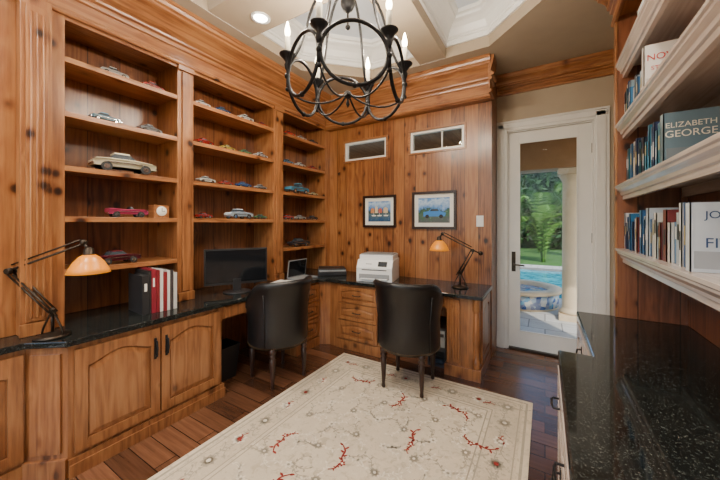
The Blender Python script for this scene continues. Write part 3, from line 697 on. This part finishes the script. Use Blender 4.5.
K = [( .95, 4, .16, (.55, .55, .55), 0), (1.20, 4, .15, (.50, .03, .03), 0), (.90, 3, .17, (.10, .24, .32), 0), (1.18, 3, .16, (.35, .36, .38), 0),
     (1.01, 2, .37, (.88, .80, .58), 0), (1.03, 1, .24, (.55, .06, .16), 1), (.97, 0, .26, (.14, .02, .03), 0),
     (1.60, 4, .14, (.7, .7, .7), 0), (1.80, 4, .15, (.05, .12, .3), 0), (2.06, 4, .17, (.8, .8, .78), 0), (2.28, 4, .13, (.5, .04, .03), 0), (1.62, 3, .16, (.5, .03, .03), 0), (1.86, 3, .14, (.6, .5, .1), 0), (2.06, 3, .13, (.1, .3, .15), 0), (2.26, 3, .16, (.65, .65, .67), 0),
     (1.64, 2, .16, (.8, .8, .77), 0), (1.84, 2, .13, (.45, .05, .04), 0), (2.04, 2, .15, (.04, .12, .35), 0), (2.26, 2, .14, (.5, .5, .5), 0), (1.62, 1, .14, (.5, .03, .03), 0), (1.99, 1, .27, (.60, .70, .80), 0), (2.26, 1, .14, (.1, .25, .12), 0),
     (2.68, 4, .16, (.6, .04, .03), 0), (2.90, 4, .14, (.6, .6, .62), 0), (3.12, 4, .15, (.05, .05, .07), 0), (2.66, 3, .15, (.1, .25, .4), 0), (2.88, 3, .15, (.7, .7, .7), 0), (3.12, 3, .14, (.45, .05, .04), 0),
     (2.83, 2, .31, (.10, .38, .58), 2), (3.14, 2, .13, (.7, .65, .4), 0), (2.66, 1, .16, (.6, .05, .03), 0), (2.88, 1, .15, (.65, .65, .63), 0), (3.12, 1, .15, (.05, .05, .06), 0), (2.86, 0, .28, (.05, .05, .06), 0)]
for y, s_, L, c, st in K: car(y, SH[s_], L, c, R.uniform(-.12, .12), st, -2.63)
b = B('desk_clock'); b.box(-.045, .045, -.055, .055, 0, .10, pineX); b.M = Matrix.Translation((.045, 0, .052)) @ Matrix.Rotation(pi/2, 4, 'Y'); b.lathe([(.001, 0), (.038, 0), (.038, .004), (.034, .006), (.001, .006)], (0, 0, 0), paper, 20); b.M = Matrix.Identity(4)
b.box(.0515, .053, -.002, .002, .05, .08, blackp); b.box(.0515, .053, -.002, .022, .05, .054, blackp); b.done(loc=(-2.64, 1.25, SH[1]+.001), bevel=.003)

# ------------------------------------------------------------------ books on the right
cols = [(.02, .08, .22), (.04, .18, .38), (.70, .71, .71), (.50, .56, .62), (.02, .03, .05), (.06, .24, .36), (.03, .05, .13), (.30, .40, .48), (.10, .10, .12), (.66, .64, .60), (.03, .16, .22), (.75, .75, .75), (.04, .13, .30), (.18, .38, .55), (.20, .04, .04)]
def bookrow(z, ystart, yend, cover, lines, tcol, hlast=.235, hm=1):
    b = B('book_row'); y = ystart
    while y > yend+.04:
        w_ = R.uniform(.018, .042); h_ = R.uniform(.17, .25)*hm; d_ = R.uniform(.12, .17); c = paint(R.choice(cols), .35, .3); x0 = SX+.03+R.uniform(0, .02)
        if y-w_ < yend+.04: break
        b.box(x0, x0+.004, y-w_, y, 0, h_, c); b.box(x0, x0+d_, y-w_, y-w_+.003, 0, h_, c); b.box(x0, x0+d_, y-.003, y, 0, h_, c); b.box(x0+.004, x0+d_-.005, y-w_+.003, y-.003, .004, h_-.004, paper)
        c2 = paint(R.choice([(.7, .7, .68), (.02, .02, .03), (.45, .38, .18), (.55, .58, .62)]), .4, .1)
        zz = h_*R.uniform(.25, .6); b.box(x0-.0006, x0, y-w_*.75, y-w_*.25, zz, zz+h_*.3, c2)
        y -= w_+.001
    w_ = .04; y = yend+w_; x0 = SX+.01; d_ = .165; cm = paint(cover, .3, .5)
    b.box(x0, x0+.004, y-w_, y, 0, hlast, cm); b.box(x0, x0+d_, y-w_, y-w_+.004, 0, hlast, cm); b.box(x0, x0+d_, y-.004, y, 0, hlast, cm); b.box(x0+.004, x0+d_-.005, y-w_+.004, y-.004, .004, hlast-.004, paper)
    b.box(x0+.01, x0+d_-.01, y-w_-.0008, y-w_, .012, hlast*.3, paint(tuple(min(1, k*.5+.1) for k in cover), .4, .1))
    o = b.done(loc=(0, 0, z+.001))
    for txt, size, zz in lines:
        cu = bpy.data.curves.new('cover_title', 'FONT'); cu.body = txt; cu.size = size; cu.extrude = .0003; cu.align_x = 'CENTER'; cu.materials.append(paint(tcol, .4, .1))
        t = bpy.data.objects.new('cover_title', cu); scene.collection.objects.link(t); t.parent = o
        t.location = (x0+d_/2, yend-.0016, zz); t.rotation_euler = (pi/2, 0, 0)
bookrow(RS[0], YE-.06, 1.50, (.66, .71, .76), [('JOHN', .036, .185), ('FITZ', .048, .085)], (.03, .08, .2), .24)
bookrow(RS[1], YE-.06, 1.78, (.12, .19, .23), [('ELIZABETH', .031, .15), ('GEORGE', .04, .11)], (.85, .8, .65), .215)
bookrow(RS[2], YE-.06, 2.08, (.74, .70, .66), [('NOVEL', .045, .16), ('STORIES', .03, .11)], (.5, .04, .04), .24)
b = B('white_storage_box')
b.box(-.09, .09, -.13, .13, 0, .12, printer_w); b.box(-.094, .094, -.134, .134, .12, .15, printer_w); b.box(-.096, -.094, -.03, .03, .05, .09, chrome)
b.done(loc=(SX+.13, 2.2, RS[3]+.001), bevel=.003)
b = B('book_stack')
for i in range(4):
    c = paint(R.choice(cols), .35, .3); b.box(-.08, .08, -.115, .115, i*.032, i*.032+.004, c); b.box(-.08, .08, -.115, .115, i*.032+.026, i*.032+.03, c); b.box(-.08, -.076, -.115, .115, i*.032, i*.032+.03, c); b.box(-.076, .075, -.11, .11, i*.032+.004, i*.032+.026, paper)
b.done(loc=(SX+.15, .6, RS[0]+.001))

# ------------------------------------------------------------------ exterior
def pav():
    m, t, bs = nt('patio_pavers'); tc = N(t, 'ShaderNodeTexCoord').outputs['Object']
    br = N(t, 'ShaderNodeTexBrick'); br.inputs['Scale'].default_value = 1; br.inputs['Brick Width'].default_value = .4; br.inputs['Row Height'].default_value = .4; br.inputs['Mortar Size'].default_value = .008
    br.inputs['Color1'].default_value = (.50, .46, .40, 1); br.inputs['Color2'].default_value = (.62, .58, .52, 1); br.inputs['Mortar'].default_value = (.25, .22, .2, 1)
    t.links.new(tc, br.inputs[0]); n = noise(t, tc, 6, 4); t.links.new(mixc(t, .4, br.outputs[0], ramp(t, n, [(.3, (.5,)*3), (.7, (1,)*3)]), 'MULTIPLY'), bs.inputs['Base Color']); bs.inputs['Roughness'].default_value = .8; return m
pavm = pav()
def water():
    m, t, bs = nt('pool_water'); tc = N(t, 'ShaderNodeTexCoord').outputs['Object']; n = noise(t, tc, 4, 3, .5, 1)
    t.links.new(ramp(t, n, [(.35, (.015, .24, .30)), (.65, (.10, .50, .56))]), bs.inputs['Base Color']); bs.inputs['Roughness'].default_value = .08
    bn = N(t, 'ShaderNodeBump'); bn.inputs['Strength'].default_value = .4; t.links.new(n, bn.inputs['Height']); t.links.new(bn.outputs[0], bs.inputs['Normal']); return m
waterm = water()
stucco = plain('cream_stucco', (.66, .50, .32), .8, var=.05, bump=.3)
beamm = plain('porch_beam_paint', (.38, .20, .09), .7, var=.08)
porchw = wood('porch_ceiling_wood', (.20, .09, .04), (.42, .23, .11), (.52, .32, .17), 'Y', seam=.12, knots=.3)
leafm = plain('leaf_green', (.02, .075, .014), .5, var=.6, vscale=5)
leafl = plain('leaf_light_green', (.12, .26, .04), .5, var=.5, vscale=5)
leafd = plain('leaf_dark_green', (.008, .03, .008), .7, var=.5, vscale=3)
grass = plain('lawn', (.06, .15, .025), .9, var=.4)
barkm = plain('palm_bark', (.22, .16, .11), .9, var=.3, bump=.5)
def tile():
    m, t, bs = nt('blue_mosaic_tile'); tc = N(t, 'ShaderNodeTexCoord').outputs['Object']; vo = N(t, 'ShaderNodeTexVoronoi'); vo.inputs['Scale'].default_value = 16; t.links.new(tc, vo.inputs['Vector'])
    t.links.new(ramp(t, vo.outputs['Color'], [(.2, (.03, .08, .25)), (.5, (.55, .5, .42)), (.8, (.06, .25, .4))]), bs.inputs['Base Color']); bs.inputs['Roughness'].default_value = .2; return m
tilem = tile()
b = B('ground_patio'); b.box(-6, 5, YD+.12, 6.9, -.25, -.03, pavm); b.box(-6, 5, 11.2, 12, -.25, -.03, pavm); b.box(-30, 30, 12, 60, -.25, -.04, grass); b.box(-6, -4.5, 6.9, 11.2, -.25, -.03, pavm); b.box(3.5, 5, 6.9, 11.2, -.25, -.03, pavm); b.done()
b = B('swimming_pool'); b.box(-4.48, 3.48, 6.92, 11.18, -.25, -.1, waterm); b.box(-4.48, 3.48, 6.905, 6.92, -.12, -.03, tilem); b.done()
b = B('pool_spa')
b.lathe([(.62, -.029), (.62, .22), (.67, .225), (.67, .28), (.50, .28), (.50, .2)], (0, 0, 0), stucco, 40)
b.lathe([(.623, .0), (.626, .0), (.626, .215), (.623, .215)], (0, 0, 0), tilem, 40); b.lathe([(.001, .21), (.5, .21), (.5, .2), (.001, .2)], (0, 0, 0), waterm, 40)
b.done(loc=(-.42, 6.2, 0))
b = B('porch_column')
b.box(-.16, .16, -.16, .16, -.029, .06, stucco); b.lathe([(.15, .06), (.15, .10), (.125, .13), (.12, .16), (.11, 2.0), (.12, 2.03), (.15, 2.08), (.15, 2.12)], (0, 0, 0), stucco, 28); b.box(-.17, .17, -.17, .17, 2.12, 2.2, stucco)
b.done(loc=(.335, 5.5, 0))
b = B('porch_roof'); b.box(-6, 5, YD+.13, 5.9, 2.72, 2.85, porchw); b.box(-6, 5, 5.32, 5.68, 2.205, 2.72, beamm); b.done()
def frond(b, p, mat, ll0=.42, wd=.022):
    n = len(p); b.tube(p, [.018*(1-.8*j/(n-1)) for j in range(n)], mat, 5)
    dd = (p[-1]-p[0]); sd = Vector((-dd.y, dd.x, 0)).normalized()
    for j in range(3, n):
        q = p[j]; ll = ll0*math.sin(pi*(j+1)/(n+2))+.08; t_ = (p[j]-p[j-1]).normalized()
        for s_ in (-1, 1):
            tip = q+sd*s_*ll*.8+t_*ll*.5-Vector((0, 0, ll*.4)); w_ = t_*wd
            b.F([b.V(q-w_), b.V(q+w_), b.V((q+tip)/2+w_+Vector((0, 0, .03))), b.V(tip)], mat)
def areca(x, y, n, hgt, spread):
    b = B('areca_palm')
    for i in range(n):
        a = 2*pi*i/n*2.4+R.uniform(-.3, .3); d = Vector((math.cos(a), math.sin(a), 0)); s_ = spread*R.uniform(.35, 1); h = hgt*R.uniform(.5, 1.0)
        p = bez(d*.05, d*s_*.15+Vector((0, 0, h*.7)), d*s_*.5+Vector((0, 0, h*1.15)), d*s_+Vector((0, 0, h*R.uniform(.65, .9))), 24)
        frond(b, p, leafl if R.random() < .45 else leafm, .34, .018)
    b.done(loc=(x, y, -.04), norm=False)
areca(-.05, 13.1, 30, 2.9, 1.0); areca(-2.4, 13.2, 22, 2.7, 1.0); areca(2.3, 13.2, 22, 2.8, 1.0); areca(-1.25, 15.6, 28, 3.6, 1.1); areca(1.15, 15.8, 28, 3.8, 1.1)
def palm(x, y, h, n=16, L=1.7, mat=leafm):
    b = B('palm_tree')
    b.tube([(0, 0, 0), (.04, 0, h*.5), (0, 0, h)], [.13, .1, .09], barkm, 10)
    for i in range(n):
        a = 2*pi*i/n+R.uniform(-.2, .2); el = R.uniform(.2, 1.15); d = Vector((math.cos(a), math.sin(a), 0)); l = L*R.uniform(.8, 1.1)
        frond(b, bez((0, 0, h), d*l*.3+Vector((0, 0, h+l*.6*el)), d*l*.75+Vector((0, 0, h+l*.5*el)), d*l+Vector((0, 0, h-l*.5+l*.5*el)), 18), mat)
    b.done(loc=(x, y, -.05), norm=False)
palm(-4.6, 15.0, 2.6, 16, 1.7); palm(4.4, 14.5, 2.3, 16, 1.6, leafl)
b = B('hedge')
for i in range(12000):
    c = Vector((R.uniform(-10, 9), R.uniform(18.9, 20.3), R.uniform(0, 5.2)+R.uniform(0, .6))); a = Vector((R.gauss(0, 1), R.gauss(0, 1), R.gauss(0, 1))).normalized()*R.uniform(.12, .26); o_ = a.orthogonal().normalized()*.09
    b.F([b.V(c-a), b.V(c+o_), b.V(c+a), b.V(c-o_)], leafm if R.random() < .4 else leafd)
b.box(-10, 9, 20.0, 20.6, -.04, 5.0, leafd)
b.done(norm=False)

# ------------------------------------------------------------------ lights + world
def pt(x, y, z, e, c=(1, .86, .68), r=.05):
    l = bpy.data.lights.new('bulb_glow', 'POINT'); l.energy = e; l.color = c; l.shadow_soft_size = r; o = bpy.data.objects.new('bulb_glow', l); o.location = (x, y, z); scene.collection.objects.link(o)
for i in range(6):
    a = pi/3*i+CA; pt(CHX+CR*math.cos(a), CHY+CR*math.sin(a), cz+.24, 15, r=.03)
sun = bpy.data.lights.new('sun', 'SUN'); sun.energy = 4.5; sun.angle = .01; sun.color = (1, .95, .86); so = bpy.data.objects.new('sun', sun); scene.collection.objects.link(so); so.rotation_euler = (math.radians(38), math.radians(8), math.radians(25))
w = bpy.data.worlds.new('World'); scene.world = w; w.use_nodes = True; t = w.node_tree; t.nodes.clear()
bg = N(t, 'ShaderNodeBackground'); o = N(t, 'ShaderNodeOutputWorld'); sk = N(t, 'ShaderNodeTexSky'); sk.sky_type = 'NISHITA'; sk.sun_disc = False; sk.sun_elevation = math.radians(45); sk.sun_rotation = 2.5
t.links.new(sk.outputs[0], bg.inputs[0]); bg.inputs[1].default_value = .52; t.links.new(bg.outputs[0], o.inputs[0])

# ------------------------------------------------------------------ camera
cam = bpy.data.cameras.new('camera'); cam.lens = 15.25; cam.sensor_width = 36; cam.shift_y = -17/720; cam.clip_start = .02
co = bpy.data.objects.new('camera', cam); co.location = (0, 0, 1.4); co.rotation_euler = (pi/2, 0, math.radians(31.24)); scene.collection.objects.link(co); scene.camera = co
